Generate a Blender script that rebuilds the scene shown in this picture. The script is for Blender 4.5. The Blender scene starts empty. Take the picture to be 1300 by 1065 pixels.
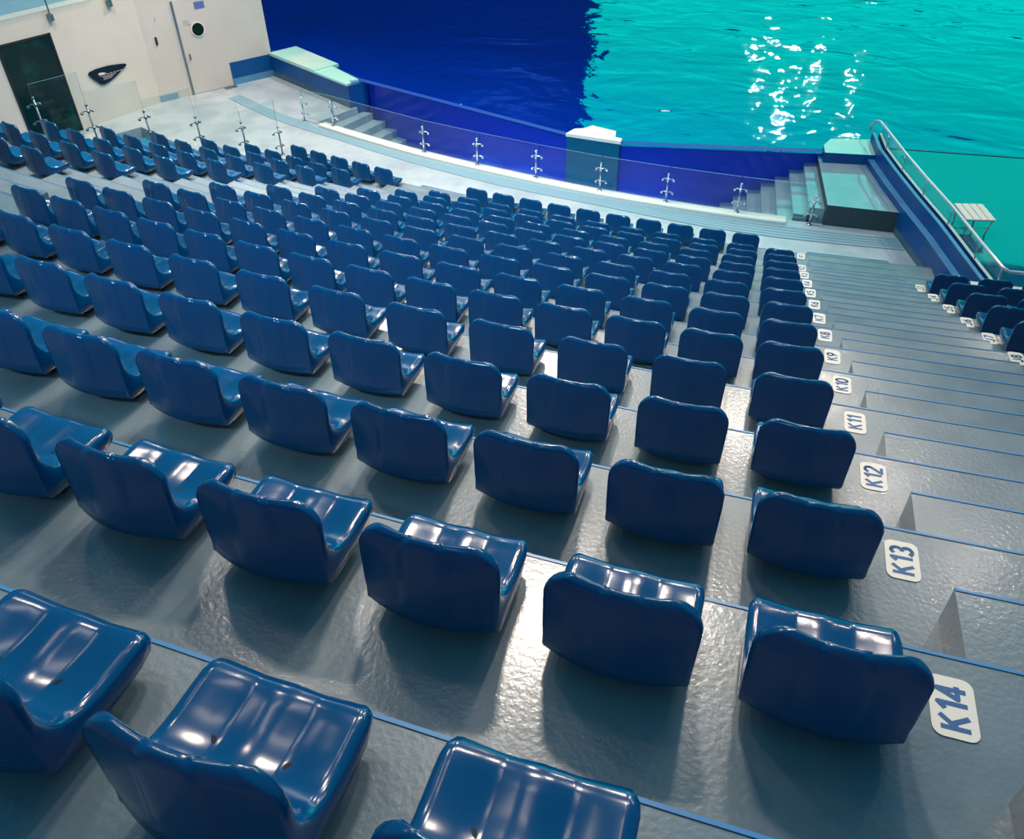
import bpy, bmesh, math, random
from mathutils import Vector, Matrix
from mathutils.geometry import tessellate_polygon
random.seed(7)
S = bpy.context.scene
COL = S.collection
PI = math.pi

# ------------------------------------------------------------------ camera
PITCH, ROLL, HEAD = math.radians(38.4849), math.radians(-0.6033), math.radians(17.1918)
cam_d = bpy.data.cameras.new('camera')
cam = bpy.data.objects.new('camera', cam_d); COL.objects.link(cam)
fx = Vector((-math.sin(HEAD), math.cos(HEAD), 0)); rx = Vector((math.cos(HEAD), math.sin(HEAD), 0)); up = Vector((0, 0, 1))
F = fx * math.cos(PITCH) - up * math.sin(PITCH); U = fx * math.sin(PITCH) + up * math.cos(PITCH)
Rr_ = rx * math.cos(ROLL) + U * math.sin(ROLL); Ur_ = -rx * math.sin(ROLL) + U * math.cos(ROLL)
m = Matrix((Rr_, Ur_, -F)).transposed().to_4x4()
m.translation = Vector((-0.7025, -42.1032, 6.3202))
cam.matrix_world = m
cam_d.sensor_fit = 'HORIZONTAL'; cam_d.sensor_width = 36; cam_d.lens = 36 * 1015.6 / 1300
cam_d.shift_y = -45 / 1300
cam_d.clip_start = 0.05; cam_d.clip_end = 300
S.camera = cam

# ------------------------------------------------------------------ world, lights, exposure
W = bpy.data.worlds.new('hall_ambient'); S.world = W; W.use_nodes = True
bg = W.node_tree.nodes['Background']
bg.inputs[0].default_value = (0.045, 0.25, 0.40, 1); bg.inputs[1].default_value = 1.12
S.view_settings.view_transform = 'Standard'; S.view_settings.look = 'None'
S.view_settings.exposure = 0.0; S.view_settings.gamma = 1.0
try: S.view_settings.use_curve_mapping = False
except Exception: pass

def area(name, loc, target, sx, sy, power, color):
    d = bpy.data.lights.new(name, 'AREA'); d.shape = 'RECTANGLE'; d.size = sx; d.size_y = sy
    d.energy = power; d.color = color
    o = bpy.data.objects.new(name, d); COL.objects.link(o); o.location = loc
    o.rotation_euler = (Vector(target) - Vector(loc)).to_track_quat('-Z', 'Y').to_euler()
    return o
WARM = (1.0, 0.86, 0.72)
COOL = (0.45, 0.85, 1.0)
# flood lights on the roof trusses
for loc, tgt, p, c, sz, spr in [
        ((-2.4, -35.6, 12.0), (-2.3, -39.6, 4.0), 58, WARM, .7, 60), ((-0.6, -34.8, 12.0), (-1.6, -39.5, 4.0), 26, WARM, .5, 60),
        ((-5.5, -36.5, 11.5), (-4.5, -39, 4.0), 40, WARM, .6, 100), ((0.0, -30.0, 11.0), (-2.0, -36.0, 2.5), 55, WARM, .6, 80),
        ((-3.6, -29.0, 11.5), (-5.0, -33.0, 1.0), 330, WARM, .7, 110), ((-8.0, -28.0, 11.0), (-8.5, -31.5, 1.0), 520, WARM, .7, 110),
        ((-12.0, -31.0, 9.5), (-12.0, -28.0, 1.0), 260, WARM, .8, 150), ((2.5, -31.2, 11.0), (1.0, -37.0, 3.0), 34, WARM, .12, 120),
        ((1.7, -27.4, 11.0), (0.5, -36.0, 3.0), 60, WARM, .12, 120), ((3.4, -33.2, 11.0), (1.2, -38.0, 3.0), 26, WARM, .12, 120),
        ((0.4, -2.6, 7.4), (0, -24, 0), 26, (0.95, 1.0, 0.95), .10, 180), ((-0.8, -2.6, 6.0), (0, -24, 0), 26, (0.95, 1.0, 0.95), .10, 180),
        ((1.6, -2.6, 6.2), (0, -24, 0), 26, (0.95, 1.0, 0.95), .10, 180), ((3.2, -2.6, 7.2), (0, -24, 0), 26, (0.95, 1.0, 0.95), .10, 180), ((0.4, -2.6, 8.6), (0, -24, 0), 26, (0.95, 1.0, 0.95), .10, 180)]:
    lo = area('truss_flood_light', loc, tgt, sz, sz * .6, p, c); lo.data.spread = math.radians(spr)
for bx in (-8.0, -5.0, -2.2):
    area('truss_flood_light', (bx, -38.4, 12.0), (bx * .6 - .5, -40.6, 4.5), 1.3, .35, 16, WARM)
# long bank of stage floodlights over the pool
area('floodlight_bank', (-11.0, -8.0, 15.0), (-5.0, -34.0, 1.0), 28.0, 2.2, 950, (0.86, 0.95, 1.0))
# added warm fill for the building corner, the left aisle and the landing
for loc, tgt, p, sp in [((-9.5, -23.5, 8.5), (-13.6, -27.0, 1.2), 110, 80), ((-9.0, -34.5, 10.5), (-7.0, -33.0, 1.5), 130, 60), ((5.5, -25.0, 9.5), (2.3, -28.8, .5), 60, 70), ((-7.5, -24.5, 9.5), (-8.5, -28.0, 0), 20, 80)]:
    lo = area('added_warm_fill', loc, tgt, .5, .4, p, (1.0, 0.82, 0.64)); lo.data.spread = math.radians(sp)
# blue light added on the unseen stage wall so the left water reflects it
lo = area('added_blue_wash', (-14.0, -4.5, 13.0), (-13.5, -1.3, 6.0), 3.0, .5, 300, (0.15, 0.45, 1.0))
# added cool fill from behind, lifting the seat backs of the lower rows
rear = area('added_rear_fill', (-3.0, -48.0, 14.0), (-4.0, -30.0, 0.5), 2.0, 1.0, 130, (0.45, 0.8, 1.0)); rear.data.spread = math.radians(34)
# added blue fill under the kerb, standing in for light within the pool
for lx, ly in ((-8.2, -27.3), (-5.6, -28.0), (-3.4, -28.35), (-1.2, -28.45)):
    area('added_window_fill', (lx, ly, -1.38), (lx * .97, ly + 1.3, -.55), 2.6, .5, 22, (0.12, 0.40, 1.0))

# ------------------------------------------------------------------ materials
def mat(name, base, rough=0.5, metal=0.0, spec=0.5, noise=None, bump=None, coat=0.0, ior=None):
    """noise=(scale, colour b, low, high) mixes a second colour; bump=(scale, strength, distance)"""
    M = bpy.data.materials.new(name); M.use_nodes = True
    nt = M.node_tree; b = nt.nodes['Principled BSDF']
    b.inputs['Base Color'].default_value = (*base, 1); b.inputs['Roughness'].default_value = rough
    b.inputs['Metallic'].default_value = metal; b.inputs['Specular IOR Level'].default_value = spec
    b.inputs['Coat Weight'].default_value = coat; b.inputs['Coat Roughness'].default_value = 0.05
    if ior: b.inputs['IOR'].default_value = ior
    tc = nt.nodes.new('ShaderNodeTexCoord')
    if noise:
        n = nt.nodes.new('ShaderNodeTexNoise'); n.inputs['Scale'].default_value = noise[0]; n.inputs['Detail'].default_value = 6
        n.inputs['Roughness'].default_value = 0.6
        nt.links.new(tc.outputs['Object'], n.inputs['Vector'])
        r = nt.nodes.new('ShaderNodeMapRange'); r.inputs[1].default_value = noise[2]; r.inputs[2].default_value = noise[3]
        nt.links.new(n.outputs['Fac'], r.inputs[0])
        x = nt.nodes.new('ShaderNodeMix'); x.data_type = 'RGBA'
        x.inputs[6].default_value = (*base, 1); x.inputs[7].default_value = (*noise[1], 1)
        nt.links.new(r.outputs[0], x.inputs[0]); nt.links.new(x.outputs[2], b.inputs['Base Color'])
    if bump:
        n2 = nt.nodes.new('ShaderNodeTexNoise'); n2.inputs['Scale'].default_value = bump[0]; n2.inputs['Detail'].default_value = 4
        nt.links.new(tc.outputs['Object'], n2.inputs['Vector'])
        bp = nt.nodes.new('ShaderNodeBump'); bp.inputs['Strength'].default_value = bump[1]; bp.inputs['Distance'].default_value = bump[2]
        nt.links.new(n2.outputs['Fac'], bp.inputs['Height']); nt.links.new(bp.outputs[0], b.inputs['Normal']); nt.links.new(bp.outputs[0], b.inputs['Coat Normal'])
    return M

M = {}
M['floor'] = mat('epoxy_floor', (0.165, 0.20, 0.22), 0.28, spec=0.65, coat=0.22, noise=(2.5, (0.115, 0.15, 0.175), 0.40, 0.64), bump=(60, 0.35, 0.003))
M['concourse'] = mat('concourse_floor', (0.40, 0.45, 0.48), 0.20, spec=.6, noise=(1.2, (0.30, 0.36, 0.40), 0.42, 0.62), bump=(40, 0.25, 0.003))
M['nosing'] = mat('nosing_paint', (0.05, 0.22, 0.45), 0.35)
M['plastic'] = mat('blue_seat_plastic', (0.0, 0.058, 0.168), 0.16, noise=(2.0, (0.0, 0.050, 0.148), 0.4, 0.65), spec=0.48, coat=0.0)
M['bolt'] = mat('dark_bolt', (0.01, 0.015, 0.02), 0.4, 0.6)
M['bracket'] = mat('galvanised_bracket', (0.12, 0.14, 0.16), 0.45, 0.8)
M['white'] = mat('white_paint', (0.80, 0.70, 0.60), 0.5)
M['letter'] = mat('blue_lettering', (0.02, 0.10, 0.26), 0.5)
M['wall'] = mat('cream_wall', (0.66, 0.60, 0.54), 0.6, noise=(0.8, (0.62, 0.56, 0.50), 0.4, 0.6))
M['steel'] = mat('stainless_steel', (0.72, 0.75, 0.77), 0.22, 1.0)
M['rail'] = mat('brushed_handrail', (0.80, 0.76, 0.74), 0.35, 0.5)
M['steel_dark'] = mat('dull_steel', (0.25, 0.30, 0.32), 0.35, 1.0)
M['blue'] = mat('blue_pool_paint', (0.001, 0.075, 0.27), 0.4, spec=.3, noise=(1.5, (0.002, 0.06, 0.21), 0.45, 0.65))
M['blue_light'] = mat('pale_blue_paint', (0.10, 0.30, 0.50), 0.35, noise=(3, (0.08, 0.24, 0.42), 0.4, 0.6))
M['stain'] = mat('stained_blue_paint', (0.06, 0.13, 0.16), 0.5, noise=(5, (0.03, 0.10, 0.17), 0.4, 0.6))
M['cap'] = mat('teal_reflection_coping', (0.38, 0.70, 0.60), 0.12, noise=(1.0, (0.58, 0.70, 0.60), 0.45, 0.6))  # teal tint of the screen's reflection mixed into the pale coping colour
M['kerb'] = mat('pale_kerb', (0.66, 0.65, 0.58), 0.4)
M['drain'] = mat('drain_grating', (0.22, 0.36, 0.43), 0.4)
M['drain_gap'] = mat('drain_gap', (0.14, 0.25, 0.31), 0.5)
M['step'] = mat('wet_grey_steps', (0.26, 0.35, 0.38), 0.06, ior=1.8, noise=(1.2, (0.19, 0.29, 0.35), 0.4, 0.6))
M['landing_face'] = mat('dark_concrete', (0.035, 0.06, 0.065), 0.6)
M['glazing'] = mat('dark_green_glazing', (0.002, 0.018, 0.022), 0.15, spec=.2, noise=(1.6, (0.004, 0.045, 0.045), 0.48, 0.62))
M['black'] = mat('black_frame', (0.01, 0.014, 0.015), 0.4)
M['sign'] = mat('dark_sign', (0.003, 0.014, 0.03), 0.4, spec=.2)
M['porthole'] = mat('dark_porthole', (0.002, 0.018, 0.015), 0.5, spec=.1)
M['sign_blue'] = mat('blue_notice', (0.10, 0.16, 0.42), 0.5)
M['grey_mark'] = mat('grey_print', (0.50, 0.48, 0.46), 0.6)
M['column'] = mat('blue_column', (0.0, 0.095, 0.17), 0.5, spec=.2)
M['bench'] = mat('cream_slats', (0.78, 0.72, 0.62), 0.5)

def glass(name, tint, gloss=0.05, rough=0.01, edge=None):
    G = bpy.data.materials.new(name); G.use_nodes = True; nt = G.node_tree; nt.nodes.clear()
    o = nt.nodes.new('ShaderNodeOutputMaterial'); t = nt.nodes.new('ShaderNodeBsdfTransparent'); t.inputs[0].default_value = (*tint, 1)
    g = nt.nodes.new('ShaderNodeBsdfGlossy'); g.inputs['Roughness'].default_value = rough
    lw = nt.nodes.new('ShaderNodeLayerWeight'); lw.inputs[0].default_value = 0.5
    pw_ = nt.nodes.new('ShaderNodeMath'); pw_.operation = 'POWER'; pw_.inputs[1].default_value = 5.0; nt.links.new(lw.outputs['Facing'], pw_.inputs[0])
    f = nt.nodes.new('ShaderNodeMath'); f.operation = 'MULTIPLY_ADD'; f.inputs[1].default_value = .8; f.inputs[2].default_value = .022; nt.links.new(pw_.outputs[0], f.inputs[0])
    mx = nt.nodes.new('ShaderNodeMixShader')
    nt.links.new(f.outputs[0], mx.inputs[0]); nt.links.new(t.outputs[0], mx.inputs[1]); nt.links.new(g.outputs[0], mx.inputs[2])
    nt.links.new(mx.outputs[0], o.inputs[0]); return G
M['glass'] = glass('clear_glass', (0.93, 0.97, 0.97))
M['glass_edge'] = mat('glass_edge', (0.18, 0.30, 0.36), 0.2)
M['acrylic_edge'] = mat('acrylic_edge', (0.005, 0.05, 0.30), 0.5, spec=.3)
M['acrylic'] = glass('thick_acrylic', (0.75, 0.85, 0.97))

def water_mat(name, base, s1, s2, st, dist):
    w = bpy.data.materials.new(name); w.use_nodes = True; nt = w.node_tree; b = nt.nodes['Principled BSDF']
    b.inputs['Base Color'].default_value = (*base, 1); b.inputs['Roughness'].default_value = 0.035
    b.inputs['IOR'].default_value = 2.1
    tc = nt.nodes.new('ShaderNodeTexCoord'); mp = nt.nodes.new('ShaderNodeMapping')
    mp.inputs['Scale'].default_value = (0.8, 1.0, 1.0); nt.links.new(tc.outputs['Object'], mp.inputs[0])
    a = nt.nodes.new('ShaderNodeTexNoise'); a.inputs['Scale'].default_value = s1; a.inputs['Detail'].default_value = 2.2
    a.inputs['Distortion'].default_value = 0.6
    c = nt.nodes.new('ShaderNodeTexNoise'); c.inputs['Scale'].default_value = s2; c.inputs['Detail'].default_value = 3
    nt.links.new(mp.outputs[0], a.inputs['Vector']); nt.links.new(mp.outputs[0], c.inputs['Vector'])
    mm = nt.nodes.new('ShaderNodeMath'); mm.operation = 'MULTIPLY_ADD'; mm.inputs[1].default_value = 0.13
    nt.links.new(c.outputs['Fac'], mm.inputs[0]); nt.links.new(a.outputs['Fac'], mm.inputs[2])
    bp = nt.nodes.new('ShaderNodeBump'); bp.inputs['Strength'].default_value = st; bp.inputs['Distance'].default_value = dist
    c3 = nt.nodes.new('ShaderNodeTexNoise'); c3.inputs['Scale'].default_value = 9.0; c3.inputs['Detail'].default_value = 2
    nt.links.new(mp.outputs[0], c3.inputs['Vector'])
    m3 = nt.nodes.new('ShaderNodeMath'); m3.operation = 'MULTIPLY_ADD'; m3.inputs[1].default_value = 0.010
    nt.links.new(c3.outputs['Fac'], m3.inputs[0]); nt.links.new(mm.outputs[0], m3.inputs[2]); nt.links.new(m3.outputs[0], bp.inputs['Height']); nt.links.new(bp.outputs[0], b.inputs['Normal'])
    return w
M['water'] = water_mat('pool_water', (0.0, 0.018, 0.24), 0.7, 3.0, 0.5, 0.22)
M['wet'] = water_mat('flooded_deck', (0.005, 0.10, 0.16), 0.5, 2.0, 0.25, 0.03)
M['water_side'] = mat('deep_pool_water', (0.0, 0.05, 0.45), 0.5)

def screen_mat():
    s = bpy.data.materials.new('lit_video_screen'); s.use_nodes = True; nt = s.node_tree; b = nt.nodes['Principled BSDF']
    b.inputs['Base Color'].default_value = (0, 0, 0, 1)
    b.inputs['Emission Color'].default_value = (0.0, 1.0, 0.76, 1); b.inputs['Emission Strength'].default_value = 1.42
    return s
M['screen'] = screen_mat()

# ------------------------------------------------------------------ helpers
def obj(name, bm, mats, parent=None, smooth=False, normals=True):
    if normals: bmesh.ops.recalc_face_normals(bm, faces=bm.faces)
    me = bpy.data.meshes.new(name); bm.to_mesh(me); bm.free()
    for k in (mats if isinstance(mats, (list, tuple)) else [mats]): me.materials.append(M[k])
    if smooth:
        for p in me.polygons: p.use_smooth = True
    o = bpy.data.objects.new(name, me); COL.objects.link(o)
    if parent: o.parent = parent
    return o
def thing(name, label, cat, loc=(0, 0, 0), rotz=0.0, group=None):
    o = bpy.data.objects.new(name, None); COL.objects.link(o); o.empty_display_size = 0.1
    o.location = loc; o.rotation_euler = (0, 0, rotz); o['label'] = label; o['category'] = cat
    if group: o['group'] = group
    return o
def tag(o, label, cat, group=None):
    o['label'] = label; o['category'] = cat
    if group: o['group'] = group
    return o
def struct(name, bm, mats, parent=None, smooth=False, normals=True, label=None):
    o = obj(name, bm, mats, parent, smooth, normals)
    if not parent: o['kind'] = 'structure'
    if label: o['label'] = label
    return o
def box(bm, c, s, rot=None, mi=0, bev=0.0):
    r = bmesh.ops.create_cube(bm, size=1.0)
    T = Matrix.Translation(c) @ (rot.to_4x4() if rot else Matrix.Identity(4)) @ Matrix.Diagonal((*s, 1))
    bmesh.ops.transform(bm, matrix=T, verts=r['verts'])
    fs = set(f for v in r['verts'] for f in v.link_faces)
    for f in fs: f.material_index = mi
    if bev > 0:
        es = list(set(e for v in r['verts'] for e in v.link_edges))
        bmesh.ops.bevel(bm, geom=es, offset=bev, segments=2, affect='EDGES')
def cyl(bm, a, b, r, seg=12, r2=None):
    a = Vector(a); b = Vector(b); d = b - a
    q = Vector((0, 0, 1)).rotation_difference(d.normalized())
    res = bmesh.ops.create_cone(bm, cap_ends=True, segments=seg, radius1=r, radius2=r if r2 is None else r2, depth=d.length)
    bmesh.ops.transform(bm, matrix=Matrix.Translation((a + b) / 2) @ q.to_matrix().to_4x4(), verts=res['verts'])
def tube(bm, pts, r, seg=10):
    """bent tube through pts as one swept surface"""
    pts = [Vector(p) for p in pts]; rings = []; n0 = None
    for i, p in enumerate(pts):
        d = (pts[min(i + 1, len(pts) - 1)] - pts[max(i - 1, 0)]).normalized()
        if n0 is None: n0 = d.orthogonal().normalized()
        n0 = (n0 - d * n0.dot(d)).normalized(); b = d.cross(n0)
        rings.append([bm.verts.new(p + (n0 * math.cos(2 * PI * k / seg) + b * math.sin(2 * PI * k / seg)) * r) for k in range(seg)])
    for a, b in zip(rings, rings[1:]):
        for k in range(seg): bm.faces.new((a[k], a[(k + 1) % seg], b[(k + 1) % seg], b[k]))
    bm.faces.new(rings[0]); bm.faces.new(rings[-1][::-1])
def prism(bm, poly, z0, z1, mi=0, mtop=None):
    """vertical prism over any simple plan polygon"""
    n = len(poly)
    lo = [bm.verts.new((p[0], p[1], z0)) for p in poly]; hi = [bm.verts.new((p[0], p[1], z1)) for p in poly]
    for i in range(n):
        f = bm.faces.new((lo[i], lo[(i + 1) % n], hi[(i + 1) % n], hi[i])); f.material_index = mi
    for t in tessellate_polygon([[Vector((p[0], p[1], 0)) for p in poly]]):
        try:
            f = bm.faces.new([hi[i] for i in t]); f.material_index = mi if mtop is None else mtop
            f = bm.faces.new([lo[i] for i in t]); f.material_index = mi
        except ValueError: pass
def pol(R, th, z=0.0): return Vector((R * math.sin(th), -R * math.cos(th), z))
def interp(x, pts):
    if x <= pts[0][0]: return pts[0][1]
    for (a, b), (c, d) in zip(pts, pts[1:]):
        if x <= c: return b + (d - b) * (x - a) / (c - a)
    return pts[-1][1]
def lin(a, b, n): return [a + (b - a) * i / n for i in range(n + 1)]

# ------------------------------------------------------------------ layout of the seating bowl (rows are arcs about the origin)
R14, DEP, RISE = 40.939, 0.7629, 0.3202
def RR(r): return R14 - (14 - r) * DEP - (0.008 if r == 1 else 0)
def ZZ(r): return 4.40 + (r - 14) * RISE + (0.0934 if r == 1 else 0)
NOS = 0.345
def AX(r): return -0.3124 + 0.0298 * (R14 - RR(r))     # arc position of the seat beside the aisle
AR = [0, -.002, .006, .011, .008, -.005, -.004, -.008, .003, -.009, -.014, -.02, .008, .013, .013, 0]
SP = [0, .483, .518, .49, .508, .48, .496, .513, .49, .503, .478, .53, .513, .494, .504, .54]
def THL(r): return -{1: .292, 2: .300, 3: .303}.get(r, .310)
def THR(r): return {1: 0.0705, 2: 0.076}.get(r, 0.20)

# terrace: one stepped body
bm = bmesh.new(); NR = 18
for r in range(1, NR):
    R0, R1 = RR(r) - NOS, RR(r + 1) - NOS
    z0, z1 = (0.0 if r == 1 else ZZ(r - 1)), ZZ(r)
    a, b = THL(r), THR(r)
    ths = lin(a, b, 64)
    f0 = [bm.verts.new(pol(R0, t, z1)) for t in ths]; f1 = [bm.verts.new(pol(R1, t, z1)) for t in ths]
    g0 = [bm.verts.new(pol(R0, t, z0 - 0.0 if r > 1 else -0.02)) for t in ths]
    for i in range(len(ths) - 1):
        bm.faces.new((f0[i], f0[i + 1], f1[i + 1], f1[i])); bm.faces.new((g0[i], g0[i + 1], f0[i + 1], f0[i]))
    for k in (0, -1):
        s0 = bm.verts.new(pol(R0, ths[k], -0.02)); s1 = bm.verts.new(pol(R1, ths[k], -0.02))
        bm.faces.new((f0[k], f1[k], s1, s0))
    if r == 3:      # riser of row 3 where it runs past the two short rows
        tz = lin(0.07, 0.20, 20)
        p = [bm.verts.new(pol(R0, t, -0.02)) for t in tz]; q = [bm.verts.new(pol(R0, t, z1)) for t in tz]
        for i in range(20): bm.faces.new((p[i], p[i + 1], q[i + 1], q[i]))
struct('seating_terrace', bm, 'floor', normals=False, label='grey stepped concrete terrace under the rows of seats')

# painted nosing on every row
for r in range(1, 17):
    bm = bmesh.new(); R0 = RR(r) - NOS; z = ZZ(r)
    ths = lin(THL(r), THR(r), 64); w = 0.007
    a = [bm.verts.new(pol(R0 + w, t, z + 0.003)) for t in ths]; b = [bm.verts.new(pol(R0 - 0.003, t, z + 0.003)) for t in ths]
    c = [bm.verts.new(pol(R0 - 0.003, t, z - 0.012)) for t in ths]
    for i in range(64):
        bm.faces.new((a[i], a[i + 1], b[i + 1], b[i])); bm.faces.new((b[i], b[i + 1], c[i + 1], c[i]))
    struct('trim_%d' % r, bm, 'nosing')

# half steps in the two aisles
def half_steps(name, rows, lo, hi):
    bm = bmesh.new()
    for r in rows:
        zb = 0.0 if r == 1 else ZZ(r - 1)
        zt = (zb + ZZ(r)) / 2; Ra = RR(r) - NOS; Rb = Ra - DEP * 0.51
        n = 6; ts = lin(lo(r) / RR(r), hi(r) / RR(r), n)
        A = [bm.verts.new(pol(Ra, t, zt)) for t in ts]; B = [bm.verts.new(pol(Rb, t, zt)) for t in ts]; Cc = [bm.verts.new(pol(Rb, t, zb)) for t in ts]
        D = [bm.verts.new(pol(Ra, t, zb)) for t in ts]
        for i in range(n):
            bm.faces.new((A[i], B[i], B[i + 1], A[i + 1])); bm.faces.new((B[i], Cc[i], Cc[i + 1], B[i + 1]))
        bm.faces.new((A[0], B[0], Cc[0], D[0])); bm.faces.new((A[n], B[n], Cc[n], D[n]))
        # blue front edge of the half step
    struct(name, bm, 'floor', label='concrete half steps between the rows of an aisle')
    for r in rows:
        bm = bmesh.new(); zb = 0.0 if r == 1 else ZZ(r - 1); zt = (zb + ZZ(r)) / 2; Rb = RR(r) - NOS - DEP * 0.51
        ts = lin(lo(r) / RR(r), hi(r) / RR(r), 6)
        a = [bm.verts.new(pol(Rb + .008, t, zt + .003)) for t in ts]; b = [bm.verts.new(pol(Rb - .003, t, zt + .003)) for t in ts]
        c = [bm.verts.new(pol(Rb - .003, t, zt - .008)) for t in ts]
        for i in range(6):
            bm.faces.new((a[i], a[i + 1], b[i + 1], b[i])); bm.faces.new((b[i], b[i + 1], c[i + 1], c[i]))
        struct('trim_%d' % (20 + r + (20 if 'left' in name else 0)), bm, 'nosing')
half_steps('aisle_half_steps', range(1, 16), lambda r: AX(r) + 0.475, lambda r: 1.52 + 0.012 * (14 - r))
LE = {1: -4.86, 2: -5.20, 3: -5.45, 4: -5.68, 5: -5.87, 6: -6.09, 7: -6.32, 8: -6.56, 9: -6.75, 10: -6.95}
half_steps('left_aisle_half_steps', range(1, 11), lambda r: LE[r] - 1.55, lambda r: LE[r] - 0.42)

# ------------------------------------------------------------------ concourse floor, trench, kerb, drain
def kerbR(t): return interp(t, [(-.40, 28.60), (-.325, 28.65), (-.24, 28.74), (-.177, 28.78), (-.11, 28.86), (-.04, 28.90), (0, 28.91), (.08, 28.91)])
def bandR(t): return interp(t, [(-.45, 28.95), (-.379, 29.12), (-.308, 29.13), (-.227, 29.28), (-.167, 29.37), (-.104, 29.41), (-.037, 29.58), (0, 29.61), (.08, 29.55)])
CB = Vector((-13.815, -26.791, 0)); DR = Vector((0.538, 0.843, 0)).normalized()
DL = Vector((math.cos(math.radians(253)), math.sin(math.radians(253)), 0))
poly = [pol(kerbR(t), t) for t in lin(0.078, -0.345, 40)] + [Vector((-9.75, -26.95, 0)), Vector((-9.36, -26.0, 0)), Vector((-9.30, -25.9, 0)), Vector((-12.27, -24.2, 0)),
        CB + DR * 3.2 - Vector((.1, 0, 0)), CB + Vector((-.2, 0, 0)), CB + DL * 7 + Vector((-.2, 0, 0))] + [pol(31.2, t) for t in lin(-.44, 0.078, 30)]
bm = bmesh.new(); prism(bm, poly, -0.25, 0.0)
struct('floor', bm, 'concourse', label='pale grey concourse floor in front of the seats')
bm = bmesh.new()
prism(bm, [(-9.8, -27.4), (-9.3, -24.9), (-4, -27.0), (-3, -27.0), (1.6, -26.5), (1.9, -28.9), (.3, -29.0), (-3, -29.1), (-7, -28.2)], -1.85, -1.70)
struct('trench_floor', bm, 'step', label='sunken walkway floor before the pool window')
# kerb
bm = bmesh.new()
ts = lin(-0.338, 0.004, 60)
prof = lambda t: [(kerbR(t), -1.7), (kerbR(t), 0.055), (kerbR(t) + .012, .065), (kerbR(t) + .20, .065), (kerbR(t) + .215, .05), (kerbR(t) + .215, -.02)]
rows = [[bm.verts.new(pol(R, t, z)) for R, z in prof(t)] for t in ts]
for a, b in zip(rows, rows[1:]):
    for k in range(len(a) - 1): bm.faces.new((a[k], a[k + 1], b[k + 1], b[k]))
bm.faces.new(rows[0]); bm.faces.new(rows[-1])
struct('kerb', bm, 'kerb', label='pale kerb carrying the glass railing')
# drain: concentric grating bars over a shallow channel
bm = bmesh.new(); ts = lin(-0.445, 0.066, 70); nb = 5
for k in range(nb):
    for i in range(len(ts) - 1):
        q = []
        for t, s in ((ts[i], 0), (ts[i + 1], 0), (ts[i + 1], 1), (ts[i], 1)):
            r0 = (kerbR(t) + .235) if t > -.345 else (bandR(t) - .33)
            r1 = bandR(t); w = (r1 - r0) / nb
            q.append(bm.verts.new(pol(r0 + w * k + (w * .84 if s else 0), t, .008)))
        bm.faces.new(q)
for i in range(len(ts) - 1):
    q = []
    for t, s in ((ts[i], 0), (ts[i + 1], 0), (ts[i + 1], 1), (ts[i], 1)):
        r0 = (kerbR(t) + .235) if t > -.345 else (bandR(t) - .33)
        q.append(bm.verts.new(pol(bandR(t) if s else r0, t, .003)))
    f = bm.faces.new(q); f.material_index = 1
for f in bm.faces:
    f.normal_update()
    if f.normal.z < 0: f.normal_flip()
struct('drain_channel', bm, ['drain', 'drain_gap'], normals=False, label='blue grey drain grating following the kerb')

# ------------------------------------------------------------------ stairs to the sunken walkway
bm = bmesh.new()                                             # left flight, descending to the right
dirv = Vector((0.925, 0.37, 0)); dirv = Vector((math.cos(-0.02), math.sin(-0.02), 0))
for i in range(8):
    z = -0.16 * (i + 1); x0 = 0.30 * i
    a0 = Vector((-9.75 + x0, -26.97, 0)); a1 = Vector((-9.36 + x0, -25.7, 0))
    b0 = a0 + Vector((.32, 0, 0)); b1 = a1 + Vector((.32, 0, 0))
    prism(bm, [a0 - Vector((.35, 1.4, 0)), b0 - Vector((.35, 1.4, 0)), b1, a1], -1.75, z)
struct('left_trench_stairs', bm, 'step', label='wet grey steps going down to the pool window on the left')
bm = bmesh.new()                                             # right flight, rising to the right
for i in range(1, 12):
    z = .36 - .145 * i; xb = .555 - .2325 * i
    yb = -27.04 - (i * .028)
    prism(bm, [(xb, yb + .35), (xb + .26, yb + .35), (xb + .40, -28.78), (xb + .14, -28.78)], -1.75, z)
struct('right_trench_stairs', bm, 'step', label='wet grey steps rising from the sunken walkway to the landing')
bm = bmesh.new(); prism(bm, [(.72, -28.93), (.535, -26.6), (1.50, -26.6), (1.90, -28.90)], -1.7, .36, mi=1, mtop=0)
struct('stair_landing', bm, ['step', 'landing_face'], label='wet landing platform at the top of the right flight')
bm = bmesh.new(); prism(bm, [(.64, -27.15), (.62, -26.79), (.75, -26.44), (1.48, -26.28), (1.50, -27.04)], 0.3, .55, mi=1, mtop=0)
struct('coping_block', bm, ['cap', 'blue'], label='wet pale coping block between landing and pool')

# ------------------------------------------------------------------ tank wall: parapet, acrylic panels, column
A_, B_, C_, D_ = Vector((-9.45, -25.55, 0)), Vector((-4.06, -27.5, 0)), Vector((-3.02, -27.62, 0)), Vector((.64, -27.0, 0))
def acrylic(p, q, label):
    n = Vector((-(q - p).y, (q - p).x, 0)).normalized() * .14
    b = bmesh.new(); prism(b, [p, q, q + n, p + n], -1.72, .50, mi=0, mtop=1)
    return tag(obj('acrylic_panel', b, ['acrylic', 'acrylic_edge']), label, 'window')
acrylic(A_, B_, 'long blue acrylic tank panel left of the blue column')
acrylic(C_, D_, 'blue acrylic tank panel between the column and right-hand stairs')
bm = bmesh.new(); prism(bm, [B_ + Vector((0, -.02, 0)), C_ + Vector((0, -.02, 0)), C_ + Vector((0, .12, 0)), C_ + Vector((-.12, .15, 0)), C_ + Vector((-.16, .42, 0)), B_ + Vector((.38, .47, 0)), B_ + Vector((.26, .30, 0)), B_ + Vector((.08, .22, 0))], -1.72, .50)
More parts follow.
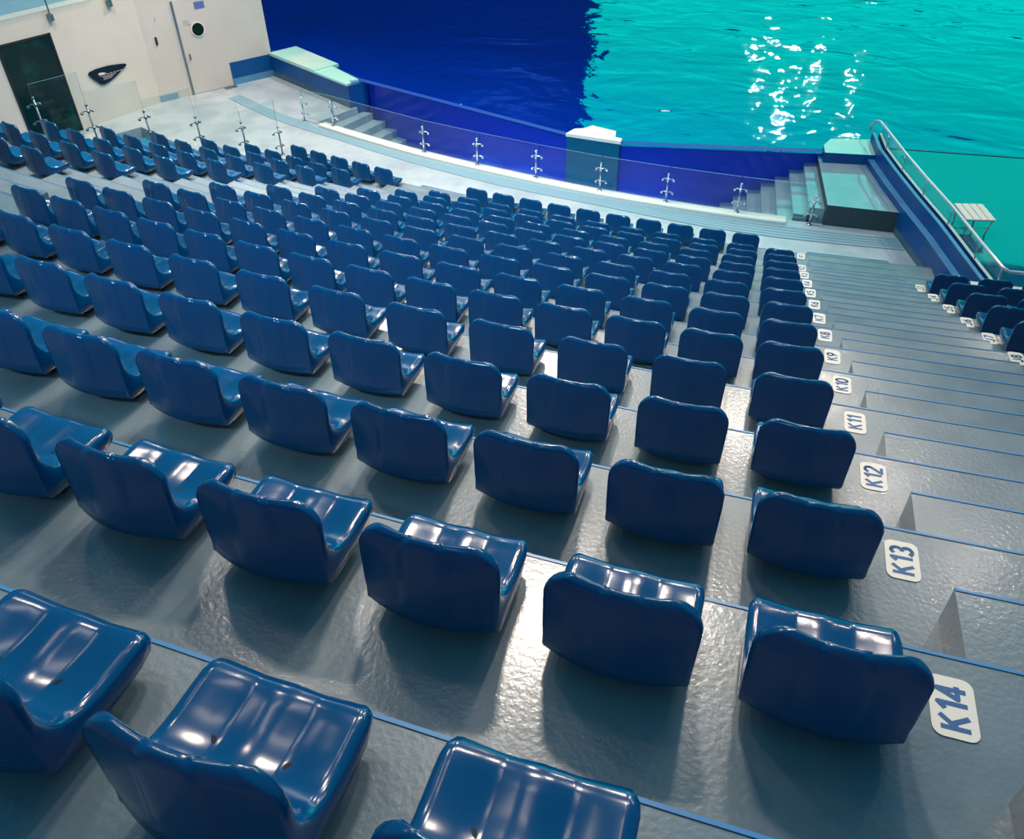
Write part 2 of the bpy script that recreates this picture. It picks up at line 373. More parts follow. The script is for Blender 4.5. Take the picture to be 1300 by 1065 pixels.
col = struct('pool_column', bm, 'column', label='blue column with a pale top in the pool wall')
bm = bmesh.new(); prism(bm, [B_ + Vector((-.02, -.04, 0)), C_ + Vector((.02, -.04, 0)), C_ + Vector((.02, .12, 0)), C_ + Vector((-.12, .16, 0)), C_ + Vector((-.16, .45, 0)), B_ + Vector((.38, .50, 0)), B_ + Vector((.26, .32, 0)), B_ + Vector((.08, .24, 0))], .50, .56)
obj('column_cap', bm, 'white', col)
# opaque parapet on the left
P0, P1 = Vector((-12.27, -24.40, 0)), Vector((-9.42, -25.98, 0)); n = Vector((.485, .875, 0))
bm = bmesh.new(); prism(bm, [P0, P1, P1 + n * .5, P0 + n * .7], -1.7, .49)
pw = struct('wall_parapet', bm, 'blue', label='blue pool parapet left of the acrylic panels')
bm = bmesh.new(); prism(bm, [P0 - n * .004, P1 - n * .004, P1 + n * .02, P0 + n * .02], -.3, .13)
obj('stained_skirting', bm, 'stain', pw)
bm = bmesh.new(); e = P0 + (P1 - P0) * .60
prism(bm, [P0 - n * .02, e - n * .02, e + n * .66, P0 + n * .74], .49, .56); obj('coping_slab', bm, 'cap', pw)
bm = bmesh.new(); prism(bm, [e - n * .02, P1 - n * .02, P1 + Vector((.02, .14, 0)), P1 + Vector((-.08, .22, 0)), P1 + Vector((.08, .38, 0)), e + n * .50], .49, .535); obj('coping_slab', bm, 'cap', pw)

# ------------------------------------------------------------------ water and flooded deck
WZ = .40
bm = bmesh.new()
prism(bm, [(-26, -19.2), P0 + n * .60, P1 + n * .45, A_ + Vector((.05, .15, 0)), B_ + Vector((.1, .15, 0)), C_ + Vector((0, .15, 0)), D_ + Vector((0, .16, 0)), (1.4, -26.4), (2.3, -26.25), (9, -25.7), (24, -24), (24, -1.5), (-26, -1.5)], -3.5, WZ, mi=1, mtop=0)
o = obj('pool_water', bm, ['water', 'water_side']); tag(o, 'deep blue and turquoise pool water with small ripples', 'water'); o['kind'] = 'stuff'
bm = bmesh.new()
prism(bm, [(1.52, -26.32), (9, -25.75), (9, -30.6)] + [tuple(pol(32.15, t)[:2]) for t in lin(.19, .075, 12)] + [(2.66, -31.6), (1.76, -28.0)], -.1, .41, mi=1, mtop=0)
struct('pool_deck', bm, ['wet', 'blue'], label='flooded turquoise deck beside the pool on the right')

bm = bmesh.new(); prism(bm, [(1.62, -26.30), (9, -25.73), (9, -25.70), (1.61, -26.27)], .2, .418); struct('trim_61', bm, 'stain')
# far side of the pool: stage wall with the lit video screen (seen only as reflections)
bm = bmesh.new(); box(bm, (0, -1.0, 8.0), (60, .6, 17)); struct('wall_far', bm, 'blue', label='dark stage wall behind the pool')
bm = bmesh.new(); box(bm, (3.2, -1.4, 8.3), (24.2, .15, 13.4)); tag(obj('video_screen', bm, 'screen'), 'large turquoise lit video screen across the pool', 'screen')

# ------------------------------------------------------------------ blue parapet with glass and handrail on the right
def sweep(bm, path, profile, mis):
    """profile: (offset to the right, height); path in plan"""
    rows = []
    for i, p in enumerate(path):
        p = Vector((p[0], p[1], 0)); d = Vector(path[min(i + 1, len(path) - 1)]) - Vector(path[max(i - 1, 0)])
        nrm = Vector((-d.y, d.x, 0)).normalized()
        rows.append([bm.verts.new(p + nrm * w + Vector((0, 0, z))) for w, z in profile])
    for a, b in zip(rows, rows[1:]):
        for k in range(len(profile) - 1):
            f = bm.faces.new((a[k], a[k + 1], b[k + 1], b[k])); f.material_index = mis[k]
    bm.faces.new(rows[0]); bm.faces.new(rows[-1])
path = [(1.33, -26.35), (1.40, -27.1), (1.60, -28.0), (1.84, -28.95), (2.10, -29.9), (2.33, -30.9), (2.50, -31.62)]
bm = bmesh.new()
sweep(bm, path, [(0, 0), (0, .47), (.11, .47), (.115, .70), (.175, .70), (.18, .60), (.24, .60), (.24, .70), (.29, .70), (.29, 0)], [0, 1, 0, 1, 0, 0, 0, 2, 0])
bw = struct('wall_right', bm, ['blue', 'blue_light', 'kerb'], label='stepped blue parapet between the concourse and wet deck')
bm = bmesh.new(); sweep(bm, path[2:6], [(-.004, -.02), (-.004, .12), (.01, .12), (.01, -.02)], [0, 0, 0]); obj('stained_skirting', bm, 'stain', bw)
t = thing('deck_railing', 'steel handrail over a glass panel on the right blue parapet', 'railing', (2.1, -28.9, .70))
def rel(P, t): return tuple(Vector(P) - t.location)
off = [(1.33 + .26, -26.45), (1.66, -27.1), (1.86, -28.0), (2.10, -28.95), (2.36, -29.9), (2.59, -30.9), (2.76, -31.60)]
bm = bmesh.new()
for a, b in zip(off, off[1:]):
    a = Vector((*a, 0)); b = Vector((*b, 0)); nn = Vector((-(b - a).y, (b - a).x, 0)).normalized() * .012
    prism(bm, [a - t.location.xy.to_3d() - nn * .5, b - t.location.xy.to_3d() - nn * .5, b - t.location.xy.to_3d() + nn * .5, a - t.location.xy.to_3d() + nn * .5], -.02, .26, 0, 1)
obj('glass_panel', bm, ['glass', 'glass_edge'], t)
bm = bmesh.new()
pts = [(1.40, -26.28, .72), (1.41, -26.32, .86), (1.44, -26.42, .95), (1.50, -26.55, .99)] + [(x - .04, y, 1.0) for x, y in off[1:]] + [(2.80, -31.66, .98), (2.86, -31.62, .96), (6.5, -31.45, .96)]
tube(bm, [rel(p, t) for p in pts], .021); obj('handrail', bm, 'rail', t, smooth=True)
for x, y in off[1:]:
    bm = bmesh.new(); cyl(bm, rel((x - .02, y, .72), t), rel((x - .04, y, .99), t), .009, 8); obj('baluster', bm, 'steel', t, smooth=True)
bm = bmesh.new(); sweep(bm, [(2.42, -31.72), (3.2, -31.70), (6.5, -31.50)], [(0, 0), (0, .72), (.02, .74), (.12, .74), (.14, .72), (.14, 0)], [0, 1, 1, 1, 0])
struct('wall_right_return', bm, ['blue', 'kerb'], label='low pale-topped parapet in front of the right-hand seats')

# bench on the wet deck
t = thing('slatted_bench', 'small cream slatted bench standing on the turquoise deck', 'bench', (2.80, -29.28, .41), math.radians(12))
for k in range(4):
    bm = bmesh.new(); box(bm, (-.165 + .11 * k, 0, .27), (.10, .56, .025), bev=.006); obj('slat', bm, 'bench', t)
for sx in (-1, 1):
    for sy in (-1, 1):
        bm = bmesh.new(); cyl(bm, (sx * .19, sy * .24, .26), (sx * .15, sy * .22, 0), .011, 8); obj('leg', bm, 'bench', t, smooth=True)
bm = bmesh.new()
for sy in (-1, 1): cyl(bm, (-.17, sy * .23, .12), (.17, sy * .23, .12), .008, 8)
cyl(bm, (-.2, -.25, .25), (.2, -.25, .25), .009, 8); cyl(bm, (-.2, .25, .25), (.2, .25, .25), .009, 8)
obj('frame', bm, 'bench', t, smooth=True)

# ------------------------------------------------------------------ building on the left
def slab(p, q, z0, z1, th, side):
    d = (q - p).normalized(); nn = Vector((-d.y, d.x, 0)) * side * th
    b = bmesh.new(); prism(b, [p, q, q + nn, p + nn], z0, z1); return b
NRt = Vector((DR.y, -DR.x, 0))           # outward normal of the right face
NLf = Vector((-DL.y, DL.x, 0))           # outward normal of the left face (towards the seats)
if NLf.x < 0: NLf = -NLf
ENDR = CB + DR * 2.88
struct('wall_back', slab(CB, ENDR, -.3, 4.2, .35, 1), 'wall', label='cream wall holding the porthole door')
struct('wall_left', slab(CB, CB + DL * 7.0, -.3, 2.37, .35, -1), 'wall', label='cream wall with the dark glazing and the shield sign')
def onR(s, z, out=0.0): return CB + DR * s + NRt * out + Vector((0, 0, z))
def onL(s, z, out=0.0): return CB + DL * s + NLf * out + Vector((0, 0, z))
def plate(fn, s0, s1, z0, z1, o0, o1):
    b = bmesh.new(); p = [fn(s0, 0, o0), fn(s1, 0, o0), fn(s1, 0, o1), fn(s0, 0, o1)]
    prism(b, [(v.x, v.y) for v in p], z0, z1); return b
struct('baseboard_right', plate(onR, 1.79, 2.9, 0.15, .52, 0, .012), 'blue', label='blue painted dado of the pool corner')
struct('baseboard_lower', plate(onR, 1.79, 2.9, 0.0, .15, 0, .014), 'blue_light', label='pale blue skirting of the pool corner')
struct('baseboard_corner', plate(onR, 0.0, .42, 0, .14, 0, .012), 'drain', label='grey blue skirting stub at the wall corner')
door = struct('door_1', plate(onR, .80, 1.72, .01, 2.03, .0, .012), 'wall', label='cream door with a round porthole')
bm = plate(onR, .755, .80, .01, 2.03, 0, .02); obj('edge_strip', bm, 'steel_dark', door)
bm = bmesh.new(); c = onR(1.23, 1.38, .012); cyl(bm, c, c + NRt * .014, .165, 28); obj('porthole_ring', bm, 'white', door)
bm = bmesh.new(); cyl(bm, c, c + NRt * .02, .135, 28); obj('porthole', bm, 'porthole', door)
bm = bmesh.new(); c = onR(.90, .84, .012); box(bm, c + NRt * .02, (.025, .025, .12)); obj('handle', bm, 'steel_dark', door)
tag(obj('notice_sign', plate(onR, 1.27, 1.50, 1.80, 1.94, .013, .02), 'sign_blue'), 'small blue notice above the porthole of the cream door', 'sign')
bm = bmesh.new()
for k in range(3):
    p = [onR(.93, 0, .013), onR(1.10 - .02 * k, 0, .013), onR(1.10 - .02 * k, 0, .016), onR(.93, 0, .016)]
    prism(bm, [(v.x, v.y) for v in p], 1.50 + .045 * k, 1.52 + .045 * k)
tag(obj('door_notice', bm, 'grey_mark'), 'faint grey printed lines left of the porthole', 'sign')
tag(obj('wall_latch', plate(onR, .23, .275, 1.22, 1.38, 0, .02), 'black'), 'black vertical latch on the cream wall beside the door', 'latch')
tag(obj('keyhole_plate', plate(onR, .34, .36, 1.69, 1.78, 0, .01), 'grey_mark'), 'thin grey slot on the cream wall above the latch', 'latch')
# floor drain at the foot of the wall
bm = bmesh.new(); c = onR(1.66, .004, .10); box(bm, c, (.30, .16, .008), Matrix.Rotation(math.atan2(DR.y, DR.x), 3, 'Z'))
tag(obj('floor_grate', bm, 'steel_dark'), 'dark floor grate at the foot of the cream wall', 'grate')
# dark glazing
gl = thing('window_1', 'tall dark green glazed panel in the cream wall', 'window', tuple(onL(2.52, 0))); gl['kind'] = 'structure'
del gl['category']
def shift(o, t): 
    for v in o.data.vertices: v.co -= t.location
    return o
shift(obj('pane', plate(onL, 2.03, 3.06, 0.0, 1.93, 0, .010), 'glazing', gl), gl)
bm = bmesh.new()
for s0, s1, z0, z1 in ((1.99, 2.03, 0, 1.97), (3.06, 3.10, 0, 1.97), (1.99, 3.10, 1.93, 1.97)):
    p = [onL(s0, 0, 0), onL(s1, 0, 0), onL(s1, 0, .02), onL(s0, 0, .02)]; prism(bm, [(v.x, v.y) for v in p], z0, z1)
shift(obj('window_frame', bm, 'black', gl), gl)
# shield sign
def curve_pts():
    base = [(1.50, 1.02), (1.46, 1.06), (1.30, 1.085), (1.0, 1.08), (.72, 1.045), (.60, 1.02), (.60, .985), (.72, .93), (.92, .83), (1.10, .765), (1.22, .745), (1.30, .765), (1.42, .90)]
    return base
sg = thing('shield_sign', 'dark shield-shaped sign with a small white emblem on the cream wall', 'sign', tuple(onL(1.05, .92)))
b = bmesh.new(); P = curve_pts()
fr = [b.verts.new(onL(s, z, .03) - sg.location) for s, z in P]; bk = [b.verts.new(onL(s, z, .0) - sg.location) for s, z in P]
b.faces.new(fr); b.faces.new(bk[::-1])
for i in range(len(P)): b.faces.new((fr[i], fr[(i + 1) % len(P)], bk[(i + 1) % len(P)], bk[i]))
obj('board', b, 'sign', sg)
b = bmesh.new(); q = [(1.30, .965), (1.27, .995), (1.18, .985), (1.10, .955), (1.20, .945)]
fr = [b.verts.new(onL(s, z, .036) - sg.location) for s, z in q]; bk = [b.verts.new(onL(s, z, .030) - sg.location) for s, z in q]
b.faces.new(fr); b.faces.new(bk[::-1])
for i in range(5): b.faces.new((fr[i], fr[(i + 1) % 5], bk[(i + 1) % 5], bk[i]))
obj('emblem', b, 'white', sg)
b = bmesh.new()
for s0, s1, z in ((1.28, .70, .925), (1.22, .88, .893), (1.20, .95, .868), (1.21, 1.0, .84)):
    n_ = 7
    for k in range(n_):
        a0 = s0 + (s1 - s0) * k / n_; a1 = s0 + (s1 - s0) * (k + .75) / n_
        p = [onL(a0, 0, .030), onL(a1, 0, .030), onL(a1, 0, .034), onL(a0, 0, .034)]
        prism(b, [(v.x - sg.location.x, v.y - sg.location.y) for v in p], z - sg.location.z, z - sg.location.z + .011)
obj('lettering', b, 'grey_mark', sg)
# balcony above the left wall: floor and glass balustrade on stand-off clamps
b = bmesh.new(); p = [onL(-.3, 0, -.2), onL(7, 0, -.2), onL(7, 0, -4.0), onL(-.3, 0, -4.0)]; prism(b, [(v.x, v.y) for v in p], 2.2, 2.36)
struct('balcony_floor', b, 'drain', label='balcony floor behind the glass balustrade')
bal = thing('balcony_balustrade', 'glass balustrade of the balcony above the cream wall', 'railing', tuple(onL(3, 2.37)))
for s0, s1 in ((.95, 2.9), (2.92, 5.0)):
    shift(obj('glass_panel', plate(onL, s0, s1, 2.36, 3.3, .035, .047), 'glass', bal), bal)
for s in (.58, 1.89, 3.2):
    b = bmesh.new(); c = onL(s, 2.26, 0); cyl(b, c, c + NLf * .06, .045, 14); box(b, c + NLf * .03 + Vector((0, 0, -.03)), (.09, .09, .12))
    cyl(b, c + NLf * .05, c + NLf * .05 + Vector((0, 0, .9)), .014, 10)
    shift(obj('bracket', b, 'steel_dark', bal), bal)

# ------------------------------------------------------------------ railing posts and glass panels
def make_post(label, loc, ang, group, h=.50, m_='steel', zs=None):
    t = thing('railing_post', label, 'post', loc, ang, group)
    b = bmesh.new(); cyl(b, (0, 0, 0), (0, 0, h), .015, 10); obj('pole', b, m_, t, smooth=True)
    b = bmesh.new(); cyl(b, (0, 0, 0), (0, 0, .012), .045, 16); obj('base_flange', b, m_, t, smooth=True)
    b = bmesh.new(); bmesh.ops.create_uvsphere(b, u_segments=12, v_segments=8, radius=.024); bmesh.ops.translate(b, vec=(0, 0, h + .01), verts=b.verts); obj('finial', b, m_, t, smooth=True)
    for z in (zs or (h * .33, h * .80)):
        b = bmesh.new()
        for s in (-1, 1):
            tube(b, [(0, 0, z), (s * .03, .035, z + .012), (s * .07, .045, z + .006), (s * .095, .045, z - .02)], .010, 8)
            cyl(b, (s * .095, .03, z - .02), (s * .095, .065, z - .02), .020, 10)
        cyl(b, (0, -.025, z), (0, .02, z), .022, 10)
        obj('spider_clamp', b, m_, t, smooth=True)
    return t
KP = [(-10.037, -26.977), (-9.20, -27.20), (-6.819, -27.954), (-5.613, -28.288), (-4.381, -28.536), (-3.133, -28.778), (-1.926, -28.867), (-.70, -28.899), (.50, -28.90)]
KL = ['leftmost steel post of the curved kerb railing', 'steel kerb post in front of the left stairs', 'third steel kerb post from the left end of the kerb', 'fourth steel kerb post from the left end of the kerb',
      'steel kerb post next left of the blue column', 'steel kerb post in front of the blue column', 'steel kerb post next right of the blue column', 'steel kerb post in front of the lowest right-hand steps', 'steel post at the corner of the stair landing']
for (x, y), l in zip(KP, KL):
    th = math.atan2(x, -y); k = .98 if True else 1
    Rk = kerbR(th) + .09; p = pol(Rk, th, .065 if -.338 < th < .004 else 0.0)
    if th < -.338: p = Vector((x, y, 0))
    make_post(l, tuple(p), th, 'steel posts along the curved kerb')
def panel(p, q, z0a, z0b, h, label, group):
    t = tuple((p + q) / 2)
    b = bmesh.new(); d = (q - p); nn = Vector((-d.y, d.x, 0)).normalized() * .006; c = (p + q) / 2; c.z = 0
    V = []
    for s in (-1, 1):
        V.append([b.verts.new(v - c + nn * s) for v in (Vector((p.x, p.y, z0a)), Vector((q.x, q.y, z0b)), Vector((q.x, q.y, z0b + h)), Vector((p.x, p.y, z0b + h)))])
    b.faces.new(V[0]); b.faces.new(V[1][::-1])
    for i in range(4):
        f = b.faces.new((V[0][i], V[0][(i + 1) % 4], V[1][(i + 1) % 4], V[1][i])); f.material_index = 1
    o = obj('glass_panel', b, ['glass', 'glass_edge']); o.location = c; tag(o, label, 'glass panel', group); return o
kp = []
for x, y in KP:
    th = math.atan2(x, -y); kp.append(pol(kerbR(th) + .045, th) if th > -.338 else Vector((x, y, 0)))
PL = ['clear glass railing panel at the left end of the curved kerb', 'clear glass panel above the left stairs', 'clear glass panel between third and fourth kerb posts', 'clear glass panel two bays left of the blue column', 'clear glass panel ending at the blue column from left',
      'clear glass panel just right of the column post', 'clear glass panel two bays right of the column post', 'clear glass panel in front of the right-hand steps']
for i in range(len(kp) - 1):
    a, b_ = kp[i], kp[i + 1]; d = (b_ - a).normalized() * .012
    panel(a + d, b_ - d, .09, .09, .60, PL[i], 'glass panels of the kerb railing')
TP = [(-9.57, -28.75, 0), (-9.84, -29.5, .331), (-10.42, -30.0, .558), (-10.85, -30.75, .878), (-11.3, -31.5, 1.198), (-11.6, -32.2, 1.518)]
TL = ['steel post at the concourse foot of the left railing', 'steel post beside the front row of the left block', 'steel post beside the second row of the left block',
      'steel post under the right side of the shield sign', 'steel post below the tip of the shield sign', 'steel post in front of the dark glazed panel']
for (x, y, z), l in zip(TP, TL): make_post(l, (x, y, 0), -.33 + PI / 2, 'steel posts beside the left block', z + .55, 'steel_dark', (z + .18, z + .45))
GL = ['sloping run glass panel nearest the concourse at the left block', 'second glass panel up beside the left block', 'third glass panel up beside the left block',
      'fourth glass panel up, in front of the cream wall', 'fifth glass panel up, before the dark glazing']
for i in range(5):
    a, b_ = Vector(TP[i]), Vector(TP[i + 1]); panel(Vector((b_.x, b_.y, 0)), Vector((a.x, a.y, 0)), max(.05, b_.z - .2), max(.05, b_.z - .2), b_.z + .77 - max(.05, b_.z - .2), GL[i], 'glass panels beside the left block')

# ------------------------------------------------------------------ row plates
def arc_(cx, cy, rx_, ry_, a0, a1, n=8): return [(cx + rx_ * math.cos(math.radians(a0 + (a1 - a0) * k / n)), cy + ry_ * math.sin(math.radians(a0 + (a1 - a0) * k / n))) for k in range(n + 1)]
GLYPH = {'K': [[(0, 0), (0, 1)], [(.5, 1), (0, .42)], [(.17, .6), (.52, 0)]], 'J': [[(.42, 1), (.42, .25)] + arc_(.21, .22, .21, .22, 0, -170)],
    '0': [arc_(.25, .5, .24, .5, 0, 360, 18)], '1': [[(.02, .78), (.26, 1), (.26, 0)]],
    '2': [arc_(.25, .74, .24, .26, 170, -30) + [(.0, .0), (.5, .0)]], '3': [arc_(.23, .74, .22, .26, 150, -90), arc_(.23, .25, .25, .25, 90, -150)],
    '4': [[(.36, 0), (.36, 1), (0, .3), (.54, .3)]], '5': [[(.46, 1), (.06, 1), (.03, .55)] + arc_(.22, .31, .25, .31, 110, -150)],
    '6': [[(.42, 1), (.1, .55)] + arc_(.25, .29, .24, .29, 150, 510, 16)], '7': [[(0, 1), (.48, 1), (.14, 0)]],
    '8': [arc_(.25, .76, .20, .24, 0, 360, 14), arc_(.25, .27, .24, .27, 0, 360, 14)], '9': [[(.08, 0), (.40, .45)] + arc_(.25, .71, .24, .29, -30, 330, 16)]}
def text_mesh(txt, size):
    """painted characters as thick strokes, centred on the origin"""
    bm = bmesh.new(); w = size * .095; x0 = 0; segs = []; zt = .0006
    for ch in txt:
        for st_ in GLYPH[ch]:
            pts = [Vector((x0 + x * size, y * size, 0)) for x, y in st_]; segs.append(pts)
        x0 += size * (.50 if ch == '1' else .76)
    tw = max(p.x for q in segs for p in q)
    for q in segs:
        for p in q: p.x -= tw / 2; p.y -= size / 2
    for q in segs:
        for a, b in zip(q, q[1:]):
            d = (b - a).normalized(); nn = Vector((-d.y, d.x, 0)) * w
            zt += .00006; prism(bm, [a - nn, b - nn, b + nn, a + nn], 0, zt)
        for p in q[1:-1]:
            prism(bm, [(p.x + w * math.cos(k * PI / 4), p.y + w * math.sin(k * PI / 4)) for k in range(8)], 0, zt + .00003)
    me = bpy.data.meshes.new('lettering'); bm.to_mesh(me); bm.free(); me.materials.append(M['letter']); return me
def rounded(w, h, r, n=5):
    out = []
    for cx, cy, a0 in ((w / 2 - r, h / 2 - r, 0), (-w / 2 + r, h / 2 - r, 90), (-w / 2 + r, -h / 2 + r, 180), (w / 2 - r, -h / 2 + r, 270)):
        for k in range(n + 1):
            a = math.radians(a0 + 90 * k / n); out.append((cx + r * math.cos(a), cy + r * math.sin(a)))
    return out
def row_plate(txt, R, arc, Rth, z, label, group):
    th = arc / Rth; p = pol(R, th, z + .001)
    t = thing('row_plate', label, 'row number', tuple(p), th, group)
    b = bmesh.new(); prism(b, rounded(.112, .175, .026), 0, .0025); obj('plate', b, 'white', t)
    me = text_mesh(txt, .064); o = bpy.data.objects.new('lettering', me); COL.objects.link(o); o.parent = t
    o.location = (0.0, 0, .0027); o.rotation_euler = (0, 0, PI / 2); o.scale = (1.05, 1.1, 1)
for r in range(1, 16):
    row_plate('K%d' % r, RR(r) - (.19 + .005 * (14 - r)), AX(r) + .355, RR(r), ZZ(r), 'white K%d plate on the aisle step beside the seats' % r, 'white row plates left of the aisle')
for r in range(3, 9):
    row_plate('J%d' % r, RR(r) - .27, 1.73 - .016 * (r - 3), RR(r), ZZ(r), 'white plate at the right side of the aisle, across from the K%d plate' % r, 'white row plates right of the aisle')

# ------------------------------------------------------------------ the seat
def build_shell():
    # stations along the L-shaped profile: inner (sitting side) and outer (rear / under side) points, half width, side rounding
    H = .372; w0 = .192
    st = []
    def hw(z, r=.088):
        if z <= H - r: return w0 + .004 * (z - .1) / .2
        k = (z - (H - r)) / r; return w0 + .004 - r * (1 - math.sqrt(max(0, 1 - k * k)))
    for z in (.3718, .3705, .367, .360, .350, .337, .320, .300, .26, .22, .185, .155):
        e = max(0, (z - .355) / .017); th = .030 * (1 - .75 * e * e)
        yo = .012 * (z - .06) / .31 + .015 * e * e * .6
        yi = yo + th
        if z < .23: yi += .05 * ((.23 - z) / .09) ** 2
        st.append(((yi, z), (yo, z), hw(z), .011 * (1 - .5 * e)))
    nb = len(st) - 1
    inn = [(.098, .136), (.125, .126), (.16, .121), (.20, .120), (.24, .1215), (.268, .1215), (.288, .118), (.302, .109), (.310, .096)]
    out = [(.004, .12), (.000, .085), (.012, .062), (.06, .058), (.12, .058), (.19, .060), (.25, .062), (.29, .066), (.307, .074)]
    for i, (a, b) in enumerate(zip(inn, out)):
        ww = w0 - (0 if i < 6 else [0.003, .010, .020][i - 6])
        st.append((a, b, ww, .012))
    us = [-1, -.9, -.78, -.62, -.46, -.385, -.355, -.18, 0, .18, .355, .385, .46, .62, .78, .9, 1]
    bm = bmesh.new(); rings = []
    for k, (ia, oa, w, rd) in enumerate(st):
        ring = []
        T = Vector((0, oa[0] - ia[0], oa[1] - ia[1])); Ln = T.length; T.normalize()
        rd = min(rd, Ln * .45)
        back = k <= nb
        zz = ia[1] if back else .1
        bulge = .016 + .024 * min(1, (.372 - oa[1]) / .3)
        fade_in = 1.0 if back and k < nb - 3 else max(0, 1 - (k - (nb - 3)) / 5.0)
        fade_out = 1.0 if k <= nb + 2 else max(0, 1 - (k - nb - 2) / 2.0)
        for u in us:                                              # inner face
            x = u * (w - rd); p = Vector((x, ia[0], ia[1]))
            p.y -= bulge * (1 - u * u) * fade_in
            if k > nb - 2:                                        # contoured pan: raised sides, two thigh hollows, soft centre ridge
                f = min(1, (k - nb + 2) / 4.0)
                g = 1.0 if k <= nb + 5 else max(.45, 1 - (k - nb - 5) * .2)
                p.z += f * (.007 * abs(u) ** 4 - .013 * g * math.exp(-((abs(u) - .40) / .26) ** 2))
            else: p.y -= .004 * math.exp(-(u / .5) ** 2)
            if abs(u) < .37 and k < 5: p.z += .0035
            ring.append(p)
        ring.append(Vector((w - rd * .3, ia[0], ia[1])) + T * rd * .3)
        ring.append(Vector((w, ia[0], ia[1])) + T * rd)
        ring.append(Vector((w, oa[0], oa[1])) - T * rd * .6)
        ring.append(Vector((w - rd * .3, oa[0], oa[1])) - T * rd * .15)
        for u in reversed(us):
            x = u * (w - rd); p = Vector((x, oa[0], oa[1]))
            p.y -= bulge * (1 - u * u) * fade_out
            if abs(u) < .37 and k <= nb: p.y -= .0035; 
            if abs(u) < .37 and k < 5: p.z += .0035
            ring.append(p)
        ring.append(Vector((-w + rd * .3, oa[0], oa[1])) - T * rd * .15)
        ring.append(Vector((-w, oa[0], oa[1])) - T * rd * .6)
        ring.append(Vector((-w, ia[0], ia[1])) + T * rd)
        ring.append(Vector((-w + rd * .3, ia[0], ia[1])) + T * rd * .3)
        for p in ring[len(us):len(us) + 4] + ring[-4:]: pass
        rings.append([bm.verts.new(p) for p in ring])
    n = len(rings[0])
    faces = []
    for k in range(len(rings) - 1):
        for j in range(n):
            f = bm.faces.new((rings[k][j], rings[k][(j + 1) % n], rings[k + 1][(j + 1) % n], rings[k + 1][j])); faces.append((f, k))
    m_ = len(us)
    def cap(ring):
        top = ring[:m_]; bot = ring[m_ + 4:m_ + 4 + m_][::-1]
        for i in range(m_ - 1): bm.faces.new((top[i], top[i + 1], bot[i + 1], bot[i]))
        bm.faces.new([top[-1]] + ring[m_:m_ + 4] + [bot[-1]]); bm.faces.new([bot[0]] + ring[-4:] + [top[0]])
    nf = len(bm.faces); cap(rings[0]); bm.faces.ensure_lookup_table(); nc = len(bm.faces); cap(rings[-1])
    bmesh.ops.recalc_face_normals(bm, faces=bm.faces)
    bm.normal_update(); bm.verts.index_update(); bm.faces.ensure_lookup_table()
    nrm = [v.normal.copy() for v in bm.verts]
    split = nb + 1
    parts = []
    for which in (0, 1):
        fs = []
        for i, f in enumerate(bm.faces):
            if i < nf: k = i // n; isb = k < split
            else: isb = i < nc
            if isb == (which == 0): fs.append(f)
        idx = {}; co = []; nn = []; pf = []
        for f in fs:
            q = []
            for v in f.verts:
                if v.index not in idx: idx[v.index] = len(co); co.append(v.co.copy()); nn.append(nrm[v.index])
                q.append(idx[v.index])
            pf.append(q)
        me = bpy.data.meshes.new('backrest' if which == 0 else 'seat'); me.from_pydata(co, [], pf); me.materials.append(M['plastic'])
        for p in me.polygons: p.use_smooth = True
        me.normals_split_custom_set_from_vertices([tuple(x) for x in nn])
        parts.append(me)
    bm.free(); return parts
ME_BACK, ME_SEAT = build_shell()
def mesh_of(bm, name, mt, smooth=False):
    me = bpy.data.meshes.new(name); bmesh.ops.recalc_face_normals(bm, faces=bm.faces); bm.to_mesh(me); bm.free(); me.materials.append(M[mt])
    if smooth:
        for p in me.polygons: p.use_smooth = True
    return me
bm = bmesh.new(); box(bm, (0, .16, .031), (.035, .12, .06), bev=.004); box(bm, (0, .16, .004), (.06, .16, .008)); ME_BR = mesh_of(bm, 'mounting_bracket', 'bracket')
bm = bmesh.new(); cyl(bm, (0, 0, -.004), (0, 0, .0025), .011, 14); ME_BOLT = mesh_of(bm, 'bolt_recess', 'bolt')

def child(name, me, parent, loc=(0, 0, 0)):
    o = bpy.data.objects.new(name, me); COL.objects.link(o); o.parent = parent; o.location = loc; return o
proto = thing('stadium_seat', '', 'seat')
child('backrest', ME_BACK, proto); child('seat', ME_SEAT, proto)
child('mounting_bracket', ME_BR, proto, (-.11, 0, 0)); child('mounting_bracket', ME_BR, proto, (.11, 0, 0))
child('bolt_recess', ME_BOLT, proto, (-.085, .145, .109)); child('bolt_recess', ME_BOLT, proto, (.085, .145, .109))
first = [True]
from bpy_extras.object_utils import world_to_camera_view
bpy.context.view_layer.update()
def seen(P, mx=.04):
    # leave out seats wholly outside the frame
    for dz, dr in ((.0, 0), (.37, 0), (.12, -.31)):
        q = P + Vector((0, 0, dz)); r = Vector((P.x, P.y, 0)).normalized(); q = q + r * dr
        v = world_to_camera_view(S, cam, q)
        if v.z > .2 and -mx - .03 < v.x < 1 + mx + .03 and -mx - .05 < v.y < 1 + mx: return True
    return False
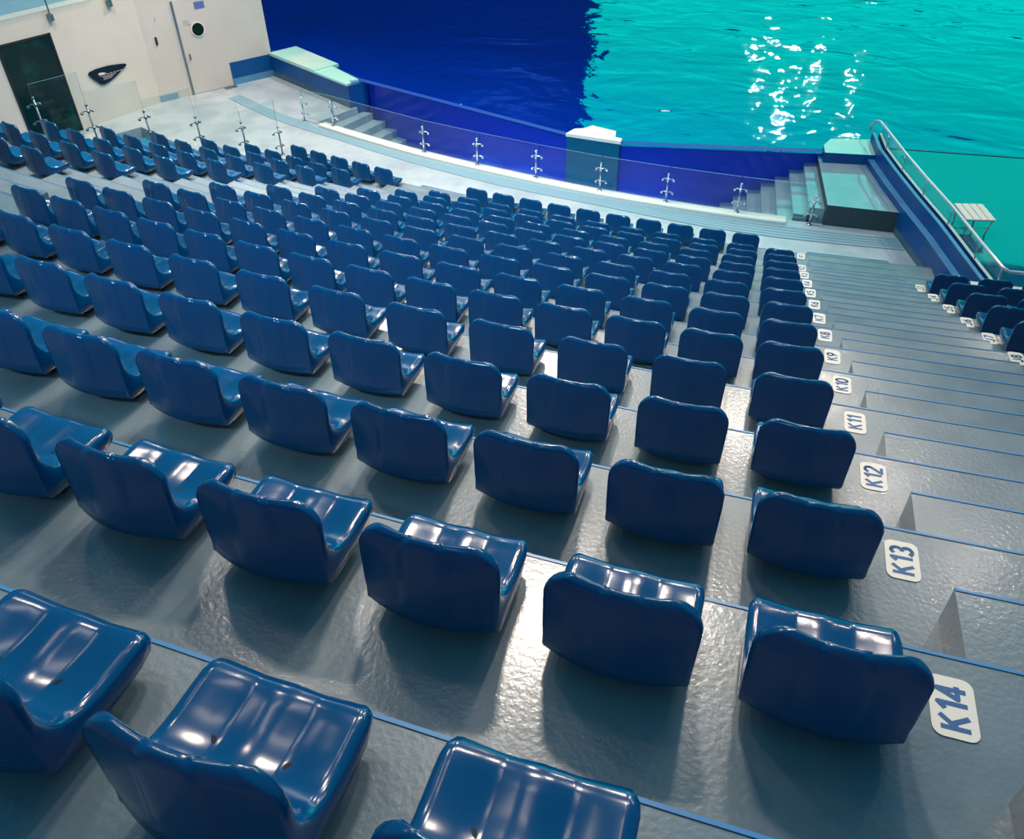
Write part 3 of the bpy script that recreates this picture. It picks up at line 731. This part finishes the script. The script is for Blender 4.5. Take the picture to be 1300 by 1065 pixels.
def place(R, th, z, label, group):
    p = pol(R, th, z)
    if not seen(p): return False
    if first[0]: r = proto; first[0] = False
    else:
        r = proto.copy(); COL.objects.link(r)
        for ch in CH:
            c = ch.copy(); COL.objects.link(c); c.parent = r
    r.location = p; r.rotation_euler = (random.uniform(-.006, .006), random.uniform(-.006, .006), th + random.uniform(-.012, .012))
    r['label'] = label; r['group'] = group
    return True
CH = list(proto.children)
ORD = ['', 'first', 'second', 'third', 'fourth', 'fifth', 'sixth', 'seventh', 'eighth', 'ninth', 'tenth', 'eleventh', 'twelfth', 'thirteenth', 'fourteenth', 'fifteenth', 'sixteenth', 'seventeenth', 'eighteenth']
CNT = {1: 11, 2: 11, 3: 12, 4: 12, 5: 13, 6: 13, 7: 13, 8: 14, 9: 14, 10: 14, 11: 14, 12: 15, 13: 15, 14: 15, 15: 15}
for r in range(15, 0, -1):
    for j in range(CNT[r]):
        if r == 1 and j == 0: continue
        th = (AX(r) + AR[r] - j * SP[r]) / RR(r); k = j if r == 1 else j + 1
        if k == 1: lb = 'blue plastic stadium seat of the middle block nearest the K%d plate' % r
        elif r == 15: lb = 'large blue seat of the nearest row, %s seat from the aisle' % ORD[k]
        else: lb = 'blue stadium seat in the middle block, %s from the K%d plate in its row' % (ORD[k], r)
        place(RR(r), th, ZZ(r), lb, 'blue stadium seats of the middle block')
L2 = {1: (-.2160, .01573), 2: (-.2246, .01598), 3: (-.2255, .01657), 4: (-.2278, .0172), 5: (-.2297, .01733), 6: (-.2307, .01768), 7: (-.2328, .0178), 8: (-.2349, .0180), 9: (-.2365, .018)}
for r, (a, s) in L2.items():
    for j in range(5):
        lb = 'blue seat of the left block, %s row from the front, %s from the aisle' % (ORD[r], ORD[j + 1])
        place(RR(r), a - j * s, ZZ(r), lb, 'blue stadium seats of the left block')
RB = {3: .0602, 4: .0584, 5: .0569, 6: .0552, 7: .0537, 8: .0522}
for r, a in RB.items():
    for j in range(3):
        lb = ('blue seat of the right block, level with the K%d plate, %s' % (r, ['at the aisle', 'second from the aisle', 'third from the aisle'][j]))
        place(RR(r), a + j * (.0154 if r < 5 else .0142), ZZ(r), lb, 'blue stadium seats of the right block')
